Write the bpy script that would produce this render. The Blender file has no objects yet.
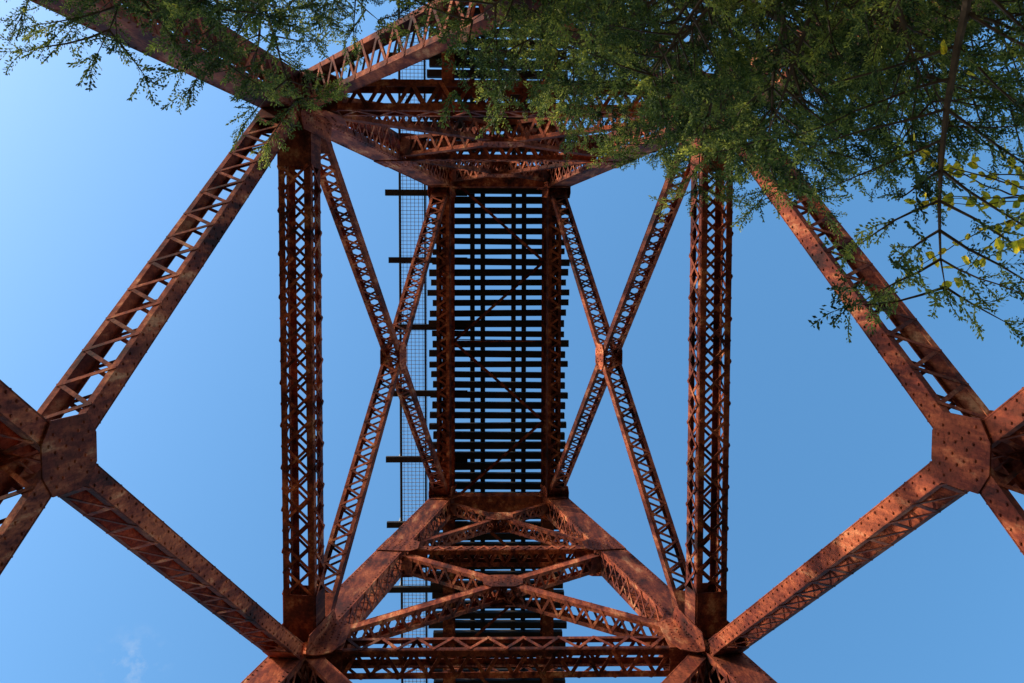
import bpy, math, random
import numpy as np
from mathutils import Vector, Matrix
random.seed(7); rng=np.random.default_rng(7)
scene=bpy.context.scene
V=Vector
# ------------------------------------------------------------------ constants (metres)
HD=27.86      # underside of deck girders / top of tower legs
H1=16.79      # middle strut level
H0=3.80       # bottom strut level
HALF=4.5      # half of tower length along the track
WD=1.454      # half width of leg centres at the deck
BAT=0.168     # batter of the legs
def lx(z): return WD+(HD-z)*BAT
CAM=V((-0.306,-1.542,1.6))

# ------------------------------------------------------------------ materials
def new_mat(name):
    m=bpy.data.materials.new(name); m.use_nodes=True
    nt=m.node_tree; return m,nt,nt.nodes['Principled BSDF']
def noise(nt,scale,detail=6,rough=.6,vec=None):
    n=nt.nodes.new('ShaderNodeTexNoise'); n.inputs['Scale'].default_value=scale
    n.inputs['Detail'].default_value=detail; n.inputs['Roughness'].default_value=rough
    if vec: nt.links.new(vec,n.inputs['Vector'])
    return n
def ramp(nt,inp,stops):
    r=nt.nodes.new('ShaderNodeValToRGB'); e=r.color_ramp.elements
    while len(e)<len(stops): e.new(.5)
    for i,(p,c) in enumerate(stops):
        e[i].position=p; e[i].color=(*c,1) if len(c)==3 else c
    nt.links.new(inp,r.inputs[0]); return r
def mix(nt,f,a,b,t='MIX'):
    n=nt.nodes.new('ShaderNodeMix'); n.data_type='RGBA'; n.blend_type=t
    if isinstance(f,float): n.inputs[0].default_value=f
    else: nt.links.new(f,n.inputs[0])
    nt.links.new(a,n.inputs[6]); nt.links.new(b,n.inputs[7]); return n.outputs[2]
def mat_rust():
    m,nt,b=new_mat('rusted_oxide_red_steel')
    tc=nt.nodes.new('ShaderNodeTexCoord'); o=tc.outputs['Object']
    mp=nt.nodes.new('ShaderNodeMapping'); mp.inputs['Scale'].default_value=(1,1,.2); nt.links.new(o,mp.inputs[0])
    n1=noise(nt,.7,4,.6,o); n2=noise(nt,4,5,.7,mp.outputs[0]); n3=noise(nt,22,3,.65,o)
    c1=ramp(nt,n1.outputs[0],[(.40,(.034,.010,.009)),(.5,(.16,.031,.018)),(.62,(.38,.095,.040))])
    c2=ramp(nt,n2.outputs[0],[(.38,(.020,.010,.010)),(.47,(.115,.024,.016)),(.57,(.35,.088,.038)),(.68,(.68,.32,.16))])
    c=mix(nt,.58,c1.outputs[0],c2.outputs[0])
    sp=ramp(nt,n3.outputs[0],[(.34,(.45,.42,.42)),(.47,(1,1,1)),(.64,(1.25,1.23,1.2))])
    c=mix(nt,.7,c,sp.outputs[0],'MULTIPLY')
    ge=nt.nodes.new('ShaderNodeNewGeometry')
    isl=ramp(nt,ge.outputs['Random Per Island'],[(0,(.45,.44,.47)),(.6,(.92,.9,.88)),(1,(1.35,1.3,1.2))])
    c=mix(nt,1.0,c,isl.outputs[0],'MULTIPLY')
    nt.links.new(c,b.inputs['Base Color'])
    b.inputs['Roughness'].default_value=.8
    bp=nt.nodes.new('ShaderNodeBump'); bp.inputs['Strength'].default_value=.35; bp.inputs['Distance'].default_value=.01
    nt.links.new(n3.outputs[0],bp.inputs['Height']); nt.links.new(bp.outputs[0],b.inputs['Normal'])
    b.inputs['Specular IOR Level'].default_value=.10
    return m
def mat_simple(name,stops,scale,rough=.85,detail=6):
    m,nt,b=new_mat(name); tc=nt.nodes.new('ShaderNodeTexCoord')
    n=noise(nt,scale,detail,.65,tc.outputs['Object']); r=ramp(nt,n.outputs[0],stops)
    nt.links.new(r.outputs[0],b.inputs['Base Color']); b.inputs['Roughness'].default_value=rough
    b.inputs['Specular IOR Level'].default_value=.25
    return m
def mat_leaf(name,stops,scale,trans=.35):
    m,nt,b=new_mat(name); tc=nt.nodes.new('ShaderNodeTexCoord')
    n=noise(nt,scale,3,.7,tc.outputs['Object']); r=ramp(nt,n.outputs[0],stops)
    ge=nt.nodes.new('ShaderNodeNewGeometry')
    isl=ramp(nt,ge.outputs['Random Per Island'],[(0,(.45,.5,.55)),(.6,(1,1,1)),(1,(1.8,1.55,1.1))])
    c=mix(nt,1.0,r.outputs[0],isl.outputs[0],'MULTIPLY')
    nt.links.new(c,b.inputs['Base Color']); b.inputs['Roughness'].default_value=.6
    b.inputs['Specular IOR Level'].default_value=.2
    t=nt.nodes.new('ShaderNodeBsdfTranslucent'); nt.links.new(c,t.inputs['Color'])
    ms=nt.nodes.new('ShaderNodeMixShader'); ms.inputs[0].default_value=trans
    nt.links.new(b.outputs[0],ms.inputs[1]); nt.links.new(t.outputs[0],ms.inputs[2])
    nt.links.new(ms.outputs[0],nt.nodes['Material Output'].inputs['Surface'])
    return m
M_RUST=mat_rust()
M_TIE=mat_simple('creosoted_timber',[(.3,(.010,.008,.007)),(.7,(.038,.028,.023))],3)
M_RAIL=mat_simple('rail_steel',[(.3,(.04,.025,.02)),(.7,(.10,.06,.045))],6,.6)
M_GALV=mat_simple('galvanised_grating',[(.3,(.26,.27,.28)),(.7,(.40,.41,.42))],4,.6)
M_CONC=mat_simple('weathered_concrete',[(.3,(.22,.21,.19)),(.7,(.38,.36,.33))],2)
M_BARK=mat_simple('juniper_bark',[(.3,(.04,.025,.018)),(.7,(.12,.08,.055))],12)
M_JUN=mat_leaf('juniper_foliage',[(.36,(.024,.042,.013)),(.49,(.075,.115,.028)),(.64,(.32,.35,.07))],1.9,.45)
M_YEL=mat_leaf('autumn_leaf',[(.35,(.30,.31,.02)),(.52,(.65,.50,.03))],5,.5)

# ------------------------------------------------------------------ mesh builder
class MB:
    def __init__(s): s.v=[]; s.f=[]
    def bar(s,p0,p1,u,wu,wv):
        t=(p1-p0)
        if t.length<1e-6: return
        t=t.normalized(); u=(u-t*u.dot(t)).normalized(); v=t.cross(u); n=len(s.v)
        for p in (p0,p1):
            for a,b in ((-1,-1),(1,-1),(1,1),(-1,1)):
                s.v.append(p+u*(a*wu/2)+v*(b*wv/2))
        s.f+=[(n,n+3,n+2,n+1),(n+4,n+5,n+6,n+7)]
        for i in range(4):
            j=(i+1)%4; s.f.append((n+i,n+j,n+4+j,n+4+i))
    def plate(s,c,a1,a2,pts,th):
        nrm=a1.cross(a2).normalized(); n=len(s.v); k=len(pts)
        for h in (-th/2,th/2):
            for x,y in pts: s.v.append(c+a1*x+a2*y+nrm*h)
        s.f.append(tuple(n+i for i in reversed(range(k)))); s.f.append(tuple(n+k+i for i in range(k)))
        for i in range(k):
            j=(i+1)%k; s.f.append((n+i,n+j,n+k+j,n+k+i))
    def rivet(s,c,nrm,r=.019,h=.014):
        a=nrm.orthogonal().normalized(); b=nrm.cross(a); n=len(s.v)
        for k in range(6):
            q=k*math.pi/3; s.v.append(c+(a*math.cos(q)+b*math.sin(q))*r)
        for k in range(6):
            q=k*math.pi/3; s.v.append(c+(a*math.cos(q)+b*math.sin(q))*r*.6+nrm*h)
        for k in range(6):
            j=(k+1)%6; s.f.append((n+k,n+j,n+6+j,n+6+k))
        s.f.append(tuple(n+6+k for k in range(6)))
    def mesh(s,name,mat):
        me=bpy.data.meshes.new(name); me.from_pydata([tuple(x) for x in s.v],[],s.f)
        me.materials.append(mat); me.update(); return me
def add_obj(name,me,parent=None,loc=(0,0,0)):
    o=bpy.data.objects.new(name,me); scene.collection.objects.link(o); o.location=loc
    if parent: o.parent=parent
    return o
def lacing(mb,p0,p1,t,a,b,span,off,double,step,bw=.06,th=.012):
    """flat bars zig-zagging over direction a on the face whose normal is b"""
    L=(p1-p0).length; n=max(2,int(round(L/step))); st=L/n
    for layer in range(2 if double else 1):
        o=off+layer*(th+.002); sg=1 if layer==0 else -1
        for i in range(n):
            s0=sg if i%2==0 else -sg
            q0=p0+t*(i*st)+a*(s0*span/2)+b*o; q1=p0+t*((i+1)*st)-a*(s0*span/2)+b*o
            oo=b*(.0015 if i%2 else -.0015)
            e=(q1-q0).normalized()*.03
            mb.bar(q0-e+oo,q1+e+oo,b.cross(q1-q0),bw,th*.8)
def member(mb,p0,p1,u,w,d,style='channel',lace='single',trim=(0.45,0.45),fl=.085,rivets=False,step=None,stay=.45,tw=.014,bw=.06):
    t=(p1-p0).normalized(); p0=p0+t*trim[0]; p1=p1-t*trim[1]
    u=(u-t*u.dot(t)).normalized(); v=t.cross(u)
    if style=='channel':
        for s in (-1,1):
            mb.bar(p0+u*(s*(w/2-tw/2)),p1+u*(s*(w/2-tw/2)),u,tw,d)
            for q in (-1,1):   # flanges turned inwards, a touch proud
                c=u*(s*(w/2-fl/2+.004))+v*(q*(d/2+.004)); mb.bar(p0+c,p1+c,u,fl,.014)
            if rivets:
                L=(p1-p0).length; n=int(L/.16)
                for i in range(n):
                    for q in (-1,1):
                        mb.rivet(p0+t*((i+.5)*L/n)+u*(s*w/2)+v*(q*(d/2-.04)),u*s)
        faces=[(u,v,w-fl*.9,d/2+.012)]
    else:
        for s in (-1,1):
            for q in (-1,1):
                c=u*(s*(w/2-fl/2))+v*(q*d/2); mb.bar(p0+c,p1+c,u,fl,.014)
                c=u*(s*(w/2))+v*(q*(d/2-fl/2-.009)); mb.bar(p0+c,p1+c,u,.014,fl)
        faces=[(u,v,w-fl*.9,d/2+.012),(v,u,d-fl*.9,w/2+.012)]
    q0=p0+t*stay; q1=p1-t*stay
    for a,b,span,off in faces:
        st=step or (span*(.62 if lace=='single' else .95))
        for s in (-1,1):
            lacing(mb,q0,q1,t,a,b*s,span,off,lace=='double',st,bw)
            for e0,e1 in ((p0,q0),(q1,p1)):
                c=b*(s*(off+.001)); mb.bar(e0+c,e1+c,a,span+.075,.012)
def hull(pts):
    pts=sorted(set(pts)); 
    def half(ps):
        h=[]
        for p in ps:
            while len(h)>1 and (h[-1][0]-h[-2][0])*(p[1]-h[-2][1])-(h[-1][1]-h[-2][1])*(p[0]-h[-2][0])<=0: h.pop()
            h.append(p)
        return h
    a=half(pts); b=half(pts[::-1]); return a[:-1]+b[:-1]
def gusset(mb,c,nrm,dirs,off,th=.016):
    nrm=nrm.normalized(); d0=dirs[0][0]; a1=(d0-nrm*d0.dot(nrm)).normalized(); a2=nrm.cross(a1)
    pts=[]
    for d,L,hw in dirs:
        d=(d-nrm*d.dot(nrm)).normalized(); x,y=d.dot(a1),d.dot(a2)
        for s in (-1,1): pts.append((round(x*L-y*hw*s,4),round(y*L+x*hw*s,4)))
    h=hull(pts); cc=c+nrm*off; mb.plate(cc,a1,a2,h,th)
    used=[]
    for d,L,hw in dirs:
        d=(d-nrm*d.dot(nrm)).normalized(); e=nrm.cross(d)
        for r in (-.72,-.25,.25,.72):
            k=0.1
            while k<L-.04:
                q=d*k+e*(r*hw); xy=(q.dot(a1),q.dot(a2))
                if all((xy[0]-a)**2+(xy[1]-b)**2>.006 for a,b in used):
                    used.append(xy)
                    s=1 if off>0 else -1
                    mb.rivet(cc+q+nrm*(s*th/2),nrm*s)
                k+=.115
# ------------------------------------------------------------------ tower
def build_tower():
    mb=MB()
    HM=(HD+H1)/2; HB=.75
    Y=V((0,1,0))
    def J(sx,sy,z): return V((sx*lx(z),sy*HALF,z))
    for sx in (-1,1):
        nrm=V((sx*1,0,BAT)).normalized()   # outward normal of the battered side face
        for sy in (-1,1):
            for za,zb,lc in ((HB,H0,'double'),(H0,H1,'double'),(H1,HD,'double')):
                member(mb,J(sx,sy,za),J(sx,sy,zb),Y,.54,.56,'channel',lc,(0.0,0.0),fl=.11,rivets=True,stay=.7,tw=.02)
            b=J(sx,sy,HB); mb.bar(b-V((0,0,.06)),b,V((1,0,0)),1.1,1.1)
            for k in (-1,1): mb.plate(b+V((0,k*.31,.3)),V((1,0,0)),V((0,0,1)),[(-.5,-.3),(.5,-.3),(.3,.35),(-.3,.35)],.02)
        for z,w,d in ((H1,.52,.46),(H0,.56,.50)):
            member(mb,J(sx,-1,z),J(sx,1,z),nrm,w,d,'angles','double',(.32,.32),fl=.10,stay=.75,bw=.045)
        member(mb,J(sx,-1,HD-.35),J(sx,1,HD-.35),nrm,.35,.3,'channel','single',(.3,.3))
        def xb(za,zb,w,d,rv):
            for k,(s) in enumerate((-1,1)):
                a=J(sx,s,zb-.25); b_=J(sx,-s,za+.25)
                member(mb,a,b_,nrm,w-.03*k,d,'channel','single',(.55,.55),fl=.07,rivets=rv,bw=.048)
            c=V((sx*lx((za+zb)/2),0,(za+zb)/2))
            d1=(J(sx,1,zb-.25)-J(sx,-1,za+.25)).normalized(); d2=(J(sx,-1,zb-.25)-J(sx,1,za+.25)).normalized()
            L=.42 if rv else .33
            for s in (-1,1):
                gusset(mb,c,nrm,[(d1,L,d/2+.015),(-d1,L,d/2+.015),(d2,L,d/2+.015),(-d2,L,d/2+.015)],s*(w/2+.012))
        xb(H1,HD,.40,.15,False)
        xb(H0,H1,.50,.22,True)
        for sy in (-1,1):
            up=(J(sx,sy,HD)-J(sx,sy,H1)).normalized(); along=V((0,-sy,0))
            dg_d=(J(sx,-sy,H0)-J(sx,sy,H1)).normalized(); dg_u=(J(sx,-sy,HD)-J(sx,sy,H1)).normalized()
            for s in (-1,1):
                gusset(mb,J(sx,sy,H1),nrm,[(along,.55,.22),(up,.6,.25),(-up,.6,.25),(dg_d,.8,.12),(dg_u,.8,.09)],s*(.28+.022))
                gusset(mb,J(sx,sy,H0),nrm,[(along,.7,.25),(up,.7,.25),(-up,.5,.25),(dg_u,.9,.12)],s*(.28+.022))
                gusset(mb,J(sx,sy,HD-.3),nrm,[(along,.5,.15),(-up,.6,.25),((J(sx,-sy,H1)-J(sx,sy,HD)).normalized(),.8,.09)],s*(.28+.022))
    for sy in (-1,1):
        def strut(z,w,d,style='angles',lace='single',tr=.32,st=.4):
            member(mb,J(-1,sy,z),J(1,sy,z),Y,w,d,style,lace,(tr,tr),fl=.10,stay=st)
        strut(H1-.2,.46,.55); strut(HM,.38,.30)
        mb.bar(J(-1,sy,HD-.25)+V((-.45,0,0)),J(1,sy,HD-.25)+V((.45,0,0)),Y,.45,.46)
        def xbent(za,zb,w,d,lace='single'):
            for k,s in enumerate((-1,1)):
                a=J(s,sy,zb-.2); b_=J(-s,sy,za+.2)
                member(mb,a,b_,Y,w-.03*k,d,'channel',lace,(.45,.45),fl=.07,stay=.3,bw=.055)
            wa,wb=lx(za+.2),lx(zb-.2); f=wb/(wa+wb); zc=(zb-.2)-f*((zb-.2)-(za+.2)); c=V((0,sy*HALF,zc))
            d1=(J(1,sy,zb-.2)-J(-1,sy,za+.2)).normalized(); d2=V((-d1.x,0,d1.z))
            for s in (-1,1):
                gusset(mb,c,Y,[(d1,.42,d/2+.02),(-d1,.42,d/2+.02),(d2,.42,d/2+.02),(-d2,.42,d/2+.02)],s*(w/2+.012))
        xbent(HM,HD-.4,.30,.14); xbent(H1,HM,.38,.20); xbent(1.0,H1,.46,.26)
        for sx in (-1,1):
            up=(J(sx,sy,HD)-J(sx,sy,H1)).normalized(); al=V((-sx,0,0))
            def dd(z0,z1): return (J(-sx,sy,z1)-J(sx,sy,z0)).normalized()
            for s in (-1,1):
                gusset(mb,J(sx,sy,H1),Y,[(al,.7,.24),(up,.65,.28),(-up,.65,.28),(dd(H1,HM),.85,.11),(dd(H1,1),.85,.13)],s*(.27+.02))
                gusset(mb,J(sx,sy,HM),Y,[(al,.55,.15),(up,.45,.28),(-up,.5,.28),(dd(HM,H1),.65,.11)],s*(.27+.02))
                gusset(mb,J(sx,sy,1.6),Y,[(al,.6,.2),(up,.8,.28),(-up,.5,.28),(dd(1.0,H1),1.0,.13)],s*(.27+.02))
                gusset(mb,J(sx,sy,HD-.5),Y,[(al,.5,.18),(-up,.6,.28)],s*(.27+.02))
    return mb.mesh('tower_steel',M_RUST)
bridge=bpy.data.objects.new('steel_railroad_trestle',None); scene.collection.objects.link(bridge)
tower_me=build_tower()
TOW=(-27.0,0.0,27.0)
for i,y in enumerate(TOW): add_obj('tower_%d'%(i+1),tower_me,bridge,(0,y,0))
pm=MB()
for y in TOW:
    for sx in (-1,1):
        for sy in (-1,1):
            c=V((sx*lx(.69),y+sy*HALF,0)); n=len(pm.v)
            for h,w in ((-.3,1.0),(.55,.75),(.68,.70)):
                for a,b in ((-1,-1),(1,-1),(1,1),(-1,1)): pm.v.append(c+V((a*w,b*w,h)))
            pm.f.append((n+8,n+9,n+10,n+11))
            for k in (0,4):
                for i in range(4):
                    j=(i+1)%4; pm.f.append((n+k+i,n+k+j,n+k+4+j,n+k+4+i))
add_obj('concrete_pedestals',pm.mesh('concrete_pedestals',M_CONC),bridge)
# ------------------------------------------------------------------ deck
DL=46.0; GD=1.05; ZT=HD+GD; GX=1.42
dk=MB(); X=V((1,0,0)); Z=V((0,0,1))
for sx in (-1,1):
    x=sx*GX
    dk.bar(V((x,-DL,HD+GD/2)),V((x,DL,HD+GD/2)),X,.02,GD-.06)
    for z in (HD+.015,HD+GD-.015): dk.bar(V((x,-DL,z)),V((x,DL,z)),X,.32,.03)
    y=-DL+.5
    while y<DL:
        for s in (-1,1):
            dk.bar(V((x+s*.06,y,HD+.04)),V((x+s*.06,y,HD+GD-.04)),X,.09,.02)
        y+=1.125
    y=-DL
    while y<DL:
        for s in (-1,1): dk.rivet(V((x+s*.11,y,HD)),-Z,.02,.015)
        y+=.18
n=0; y=-DL+1
while y<DL-2:
    s=1 if n%2==0 else -1
    dk.bar(V((-s*(GX-.15),y,HD+.09)),V((s*(GX-.15),y+2.25,HD+.09)),X,.08,.014)
    dk.bar(V((-s*(GX-.15),y,HD+.135)),V((s*(GX-.15),y+2.25,HD+.135)),X,.014,.08)
    if n%2==0:
        for a,b in ((.2,GD-.2),(GD-.2,.2)):
            dk.bar(V((-GX+.03,y+(.02 if a<b else -.02),HD+a)),V((GX-.03,y+(.02 if a<b else -.02),HD+b)),V((0,1,0)),.02,.08)
        dk.bar(V((-GX+.03,y,HD+.16)),V((GX-.03,y,HD+.16)),Z,.09,.014)
    n+=1; y+=2.25
add_obj('deck_girders',dk.mesh('deck_girders',M_RUST),bridge)
tm=MB(); y=-DL
while y<DL:
    j=random.uniform(-.08,.08); a=random.uniform(-.022,.022); w=random.uniform(.165,.205)
    tm.bar(V((-1.98+j,y-a,ZT+.125)),V((2.0+random.uniform(-.08,.08),y+a,ZT+.125)),Z,.25,w)
    y+=.30+random.uniform(-.010,.010)
OUT=1.95; y=-.36-OUT*23
while y<DL:
    tm.bar(V((-3.22+random.uniform(-.1,.1),y,ZT+.16)),V((-.9,y,ZT+.16)),Z,.16,.17); y+=OUT
for sx in (-1,1):
    tm.bar(V((sx*1.5,-DL,ZT+.33)),V((sx*1.5,DL,ZT+.33)),X,.2,.15)
for x in (-2.86,-2.14): tm.bar(V((x,-DL,ZT+.285)),V((x,DL,ZT+.285)),X,.05,.08)
add_obj('timber_ties',tm.mesh('timber_ties',M_TIE),bridge)
rm=MB()
for x in (-.755,.755,-.45,.45):
    hgt=.17 if abs(x)>.5 else .14
    rm.bar(V((x,-DL,ZT+.262)),V((x,DL,ZT+.262)),X,.14,.02)
    rm.bar(V((x,-DL,ZT+.25+hgt/2)),V((x,DL,ZT+.25+hgt/2)),X,.018,hgt-.04)
    rm.bar(V((x,-DL,ZT+.25+hgt)),V((x,DL,ZT+.25+hgt)),X,.07,.035)
add_obj('rails',rm.mesh('rails',M_RAIL),bridge)
gm=MB(); zg=ZT+.345
y=-DL
while y<DL:
    gm.bar(V((-2.90,y,zg)),V((-2.10,y,zg)),Z,.022,.012); y+=.11
x=-2.9
while x<-2.09:
    gm.bar(V((x,-DL,zg+.001)),V((x,DL,zg+.001)),Z,.018,.012); x+=.114
y=-.36-OUT*23
while y<DL:
    gm.bar(V((-2.95,y,zg-.1)),V((-2.95,y,zg+1.05)),X,.04,.04); y+=OUT
for h in (.55,1.05): gm.bar(V((-2.95,-DL,zg+h)),V((-2.95,DL,zg+h)),X,.02,.02)
add_obj('walkway_grating',gm.mesh('walkway_grating',M_GALV),bridge)

# ------------------------------------------------------------------ trees
def tube(mb,pts,rads,k=6):
    n0=len(mb.v); prev=None
    for i,p in enumerate(pts):
        t=(pts[min(i+1,len(pts)-1)]-pts[max(i-1,0)]).normalized()
        a=t.orthogonal().normalized() if prev is None else (prev-t*prev.dot(t)).normalized()
        prev=a; b=t.cross(a)
        for j in range(k):
            q=2*math.pi*j/k; mb.v.append(p+(a*math.cos(q)+b*math.sin(q))*rads[i])
    for i in range(len(pts)-1):
        for j in range(k):
            m=(j+1)%k; mb.f.append((n0+i*k+j,n0+i*k+m,n0+(i+1)*k+m,n0+(i+1)*k+j))
def spray_template(seed):
    r=random.Random(seed); Q=[]
    def leaf(p,d,L,w):
        s=V((r.uniform(-1,1),r.uniform(-1,1),r.uniform(-1,1))); s=(s-d*s.dot(d)).normalized()
        Q.append([p,p+d*L*.5+s*w,p+d*L,p+d*L*.5-s*w])
    n=11
    for i in range(n):
        x=i/n; p=V((x,.06*math.sin(3*x),-.18*x*x))
        leaf(p,V((1,0,-.3*x)).normalized(),.15,.028)
        for s in (-1,1):
            if r.random()<.1: continue
            d=V((.8+r.uniform(-.15,.25),s*(.7+r.uniform(-.2,.2)),r.uniform(-.35,.3))).normalized()
            l=.42*(1-x*.75)*r.uniform(.6,1.15)*(0.5+min(1,x*4)*.5)
            m=max(2,int(l/.085))
            for q in range(m):
                pp=p+d*(l*q/m)+V((0,0,-.1*(q/m)**2*l))
                dd=(d+V((r.uniform(-.5,.5),r.uniform(-.5,.5),r.uniform(-.5,.4)))).normalized()
                leaf(pp,dd,.115*r.uniform(.7,1.2),.029)
    return np.array([[tuple(c) for c in q] for q in Q])
TEMPL=[spray_template(i) for i in range(6)]
def np_mesh(name,arr,mat):
    me=bpy.data.meshes.new(name); nf=arr.shape[0]
    me.vertices.add(nf*4); me.vertices.foreach_set('co',arr.reshape(-1).astype(np.float32))
    me.loops.add(nf*4); me.loops.foreach_set('vertex_index',np.arange(nf*4,dtype=np.int32))
    me.polygons.add(nf); me.polygons.foreach_set('loop_start',np.arange(0,nf*4,4,dtype=np.int32))
    me.update(calc_edges=True); me.materials.append(mat); return me
def frame(d,roll):
    z=V((0,0,1)) if abs(d.z)<.95 else V((1,0,0))
    y=z.cross(d).normalized(); zz=d.cross(y)
    c,s=math.cos(roll),math.sin(roll)
    y2=y*c+zz*s; z2=d.cross(y2)
    return np.array([tuple(d),tuple(y2),tuple(z2)])
def juniper(name,base,height,limbs,seed,dens=1.0):
    r=random.Random(seed); wood=MB(); leaves=[]
    root=bpy.data.objects.new(name,None); scene.collection.objects.link(root)
    N=14; tp=[base+V((.10*math.sin(i*.9+seed),.10*math.cos(i*.7+seed)-.1,height*i/N-.2*(i==0))) for i in range(N+1)]
    tube(wood,tp,[.17*(1-i/N)**.8+.012 for i in range(N+1)],9)
    def trunk(h):
        f=h/height*N; i=min(int(f),N-1); return tp[i].lerp(tp[i+1],f-i)
    def add_spray(p,d,s):
        T=TEMPL[r.randrange(6)]; A=frame(d.normalized(),r.uniform(-.9,.9))
        leaves.append((T*s)@A+np.array(tuple(p)))
    def grow(p,d,L,rad,lvl):
        steps=max(4,int(L/.17)); pts=[p]; dirs=[d]
        for i in range(steps):
            f=i/steps
            dr=-.05 if lvl==0 else -.075
            d=(d+V((r.uniform(-.13,.13),r.uniform(-.13,.13),r.uniform(-.1,.1)+dr*(.3+f)))).normalized()
            p=p+d*(L/steps); pts.append(p); dirs.append(d)
        tube(wood,pts,[rad*(1-i/steps)**.9+.0025 for i in range(steps+1)],5 if lvl==0 else 4)
        return pts,dirs
    for li,(h,az,L,el) in enumerate(limbs):
        r.seed(seed*1000+li)
        d=V((math.cos(az)*math.cos(el),math.sin(az)*math.cos(el),math.sin(el)))
        pts,dirs=grow(trunk(h),d,L,.010+.010*L,0); n=len(pts)
        for i in range(int(n*.25)+1,n):
            for s in (-1,1):
                if r.random()>.82*dens: continue
                side=dirs[i].cross(V((0,0,1))).normalized()*s
                dd=(dirs[i]*r.uniform(.35,.9)+side*r.uniform(.5,1)+V((0,0,r.uniform(-.45,.35)))).normalized()
                l=L*(.14+.23*(1-i/n))*r.uniform(.5,1.25)+.11
                sp,sd=grow(pts[i],dd,l,.004+.005*l,1)
                m=len(sp)
                for j in range(1,m):
                    if r.random()<.1: continue
                    for q in range(2 if j<m-1 else 3):
                        e=(sd[j]*r.uniform(.5,1.1)+V((r.uniform(-.8,.8),r.uniform(-.8,.8),r.uniform(-.8,.35)))).normalized()
                        add_spray(sp[j],e,r.uniform(.15,.26))
        for q in range(4): add_spray(pts[-1],(dirs[-1]+V((r.uniform(-.6,.6),r.uniform(-.6,.6),r.uniform(-.5,.3)))).normalized(),r.uniform(.16,.26))
    add_obj('trunk_and_limbs',wood.mesh(name+'_wood',M_BARK),root)
    arr=np.concatenate(leaves); add_obj('foliage',np_mesh(name+'_foliage',arr,M_JUN),root)
    return len(arr)
def limb_set(seed,h0,h1,n,Lmax,az0=None):
    r=random.Random(seed); out=[]
    for i in range(n):
        f=(i+.5)/n; h=h0+(h1-h0)*f
        out.append((h,i*2.399+r.uniform(-.4,.4),(Lmax*(1-f)**.6+.4)*r.uniform(.75,1.1),r.uniform(.0,.45)))
    return out
def tame(limbs,az_c,wid,k):
    """shorter low limbs on the shaded side"""
    out=[]
    for h,az,L,el in limbs:
        d=abs((az-az_c+math.pi)%(2*math.pi)-math.pi)
        if d<wid: L=min(L,k)
        out.append((h,az,L,el))
    return out
big=tame(limb_set(5,6.4,13.3,84,2.5),1.75,.6,2.05)
# heavier limbs on the open side of the tree, over the upper cross frames
big+=[(10.2,3.1,2.6,.12),(10.9,2.8,2.4,.15),(11.5,3.35,2.3,.1),(9.6,2.8,2.5,.2),(11.9,3.0,2.1,.1),(10.6,3.5,2.6,.1),(12.3,2.6,1.6,.1),
      (9.4,.5,2.3,.2),(10.1,.1,2.4,.2),(8.2,.0,2.4,.25),(8.8,.3,2.5,.2),(10.8,.5,2.1,.1),
      (8.9,.85,2.45,.12),(9.6,1.1,2.2,.08),(8.4,.62,2.5,.15),(10.2,.8,2.3,.05),(9.2,1.35,2.1,.1)]
nl=juniper('juniper_tree',V((1.98,-4.31,0)),13.6,big,3)
small=limb_set(9,6.4,11.4,26,1.9)+[(8.5,1.30,2.15,.10),(9.0,1.75,2.1,.12),(9.6,2.2,1.8,.1),(8.2,1.0,2.05,.1),(10.1,1.5,1.95,.05),(8.9,2.6,1.9,.15),(10.5,.8,1.6,.05),(9.3,1.5,2.2,.08)]
nl+=juniper('juniper_tree',V((-2.35,-4.97,0)),11.8,small,8,.9)
def sapling(base,height):
    r=random.Random(21); root=bpy.data.objects.new('deciduous_sapling',None); scene.collection.objects.link(root)
    wood=MB(); lv=[]
    N=10; tp=[base+V((.12*math.sin(i*.8),.1*math.cos(i*.9),height*i/N-.2*(i==0))) for i in range(N+1)]
    tube(wood,tp,[.05*(1-i/N)+.006 for i in range(N+1)],7)
    def leaf(p,d,s):
        u=V((r.uniform(-1,1),r.uniform(-1,1),r.uniform(-.6,.6))); u=(u-d*u.dot(d)).normalized()
        nrm=d.cross(u)
        prof=[(0,0),(.25,.27),(.55,.33),(.8,.18),(1,0)]
        for a in range(4):
            x0,w0=prof[a]; x1,w1=prof[a+1]
            for sg in (-1,1):
                q=[p+d*(x0*s),p+d*(x1*s),p+d*(x1*s)+u*(sg*w1*s)+nrm*(.12*w1*s),p+d*(x0*s)+u*(sg*w0*s)+nrm*(.12*w0*s)]
                lv.append([tuple(c) for c in q])
    for k in range(34):
        h=r.uniform(.6,1)*height; f=h/height*N; i=min(int(f),N-1); p=tp[i].lerp(tp[i+1],f-i)
        az=math.pi+r.uniform(-.9,.9) if k%4 else r.uniform(0,6.28); d=V((math.cos(az),math.sin(az),.2)).normalized()
        L=r.uniform(.6,1.8); pts=[p]; st=14
        for j in range(st):
            d=(d+V((r.uniform(-.2,.2),r.uniform(-.2,.2),r.uniform(-.2,.12)))).normalized(); p=p+d*(L/st); pts.append(p)
            if j>3:
                for q in range(2):
                    if r.random()<.6:
                        e=(d+V((r.uniform(-1,1),r.uniform(-1,1),r.uniform(-1,.3)))).normalized(); leaf(p,e,r.uniform(.05,.095))
        tube(wood,pts,[.006*(1-j/st)+.002 for j in range(st+1)],4)
    add_obj('trunk_and_twigs',wood.mesh('sapling_wood',M_BARK),root)
    add_obj('leaves',np_mesh('sapling_leaves',np.array(lv),M_YEL),root)
sapling(V((3.55,-2.1,0)),8.4)
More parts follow.
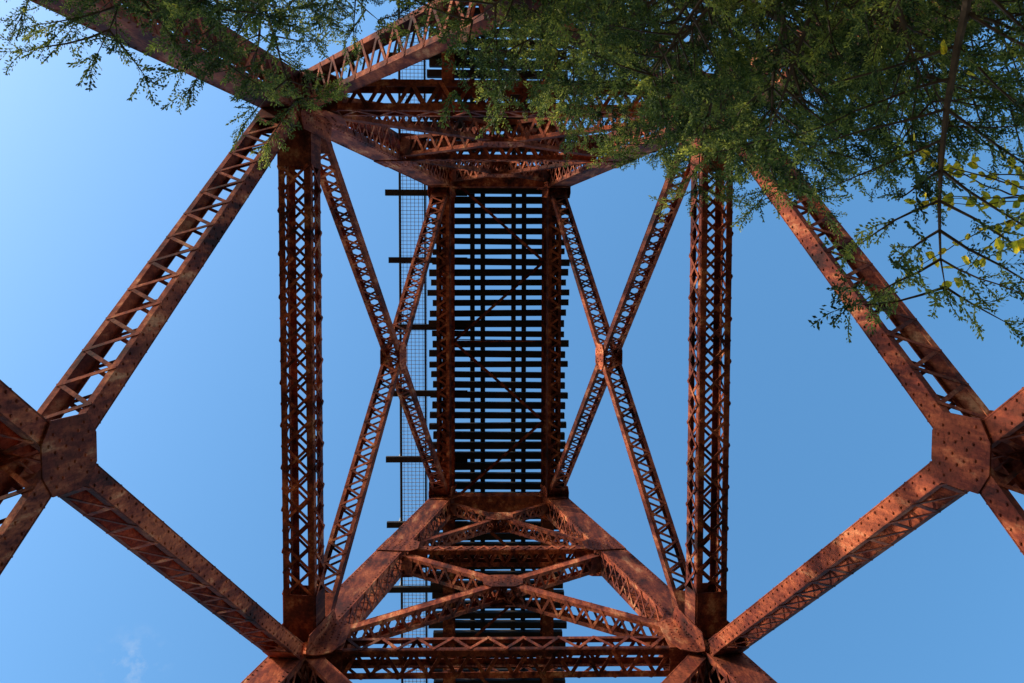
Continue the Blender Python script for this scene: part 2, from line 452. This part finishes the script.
# ------------------------------------------------------------------ ground
g=MB(); S=3000
m,nt,b=new_mat('dry_grass_and_soil'); tc=nt.nodes.new('ShaderNodeTexCoord')
n1=noise(nt,.15,8,.6,tc.outputs['Object']); n2=noise(nt,6,8,.7,tc.outputs['Object'])
c1=ramp(nt,n1.outputs[0],[(.35,(.06,.07,.03)),(.65,(.13,.10,.055))]); c2=ramp(nt,n2.outputs[0],[(.3,(.6,.6,.55)),(.7,(1.0,1.0,1.0))])
nt.links.new(mix(nt,1.0,c1.outputs[0],c2.outputs[0],'MULTIPLY'),b.inputs['Base Color']); b.inputs['Roughness'].default_value=.95
g.v=[V((-S,-S,0)),V((S,-S,0)),V((S,S,0)),V((-S,S,0))]; g.f=[(0,1,2,3)]
add_obj('ground',g.mesh('ground',m))
# ------------------------------------------------------------------ sky and sun
sdir=V((-.80,-.46,.46)).normalized()
el=math.asin(sdir.z); az=math.atan2(sdir.x,sdir.y)
w=bpy.data.worlds.new('World'); scene.world=w; w.use_nodes=True
nt=w.node_tree; bg=nt.nodes['Background']
sky=nt.nodes.new('ShaderNodeTexSky'); sky.sky_type='NISHITA'; sky.sun_disc=False
sky.sun_elevation=el; sky.sun_rotation=az; sky.air_density=1.05; sky.dust_density=.9; sky.ozone_density=1.2
hs=nt.nodes.new('ShaderNodeHueSaturation'); hs.inputs['Saturation'].default_value=1.26; hs.inputs['Hue'].default_value=.492
nt.links.new(sky.outputs[0],hs.inputs['Color'])
# one faint wisp of cirrus
tc=nt.nodes.new('ShaderNodeTexCoord')
dist=nt.nodes.new('ShaderNodeVectorMath'); dist.operation='DISTANCE'
dist.inputs[1].default_value=(-.334,.355,.873); nt.links.new(tc.outputs['Generated'],dist.inputs[0])
fall=ramp(nt,dist.outputs['Value'],[(0.0,(1,1,1)),(.038,(0,0,0))])
wn=noise(nt,38,5,.65,tc.outputs['Generated']); wr=ramp(nt,wn.outputs[0],[(.48,(0,0,0)),(.75,(.42,.42,.42))])
mk=mix(nt,1.0,fall.outputs[0],wr.outputs[0],'MULTIPLY')
cl=nt.nodes.new('ShaderNodeRGB'); cl.outputs[0].default_value=(2.2,2.3,2.45,1)
nt.links.new(mix(nt,mk,hs.outputs[0],cl.outputs[0]),bg.inputs['Color']); bg.inputs['Strength'].default_value=.37
sl=bpy.data.lights.new('sun','SUN'); sl.energy=5; sl.angle=math.radians(.5); sl.color=(1,.88,.70)
so=bpy.data.objects.new('sun',sl); scene.collection.objects.link(so)
so.rotation_mode='QUATERNION'; so.rotation_quaternion=sdir.to_track_quat('Z','Y')
# ------------------------------------------------------------------ camera
cd=bpy.data.cameras.new('camera'); cam=bpy.data.objects.new('camera',cd); scene.collection.objects.link(cam)
cd.sensor_width=36; cd.lens=937.6/1024*36; cd.clip_end=8000; cd.clip_start=.05
R=Matrix(((1,0,0),(0,-1,0),(0,0,-1)))@Matrix.Rotation(.002018,3,'Z')@Matrix.Rotation(-.025822,3,'Y')@Matrix.Rotation(-.058347,3,'X')
cam.matrix_world=Matrix.Translation(CAM)@R.to_4x4()
scene.camera=cam
scene.view_settings.view_transform='Standard'; scene.view_settings.look='None'; scene.view_settings.exposure=0
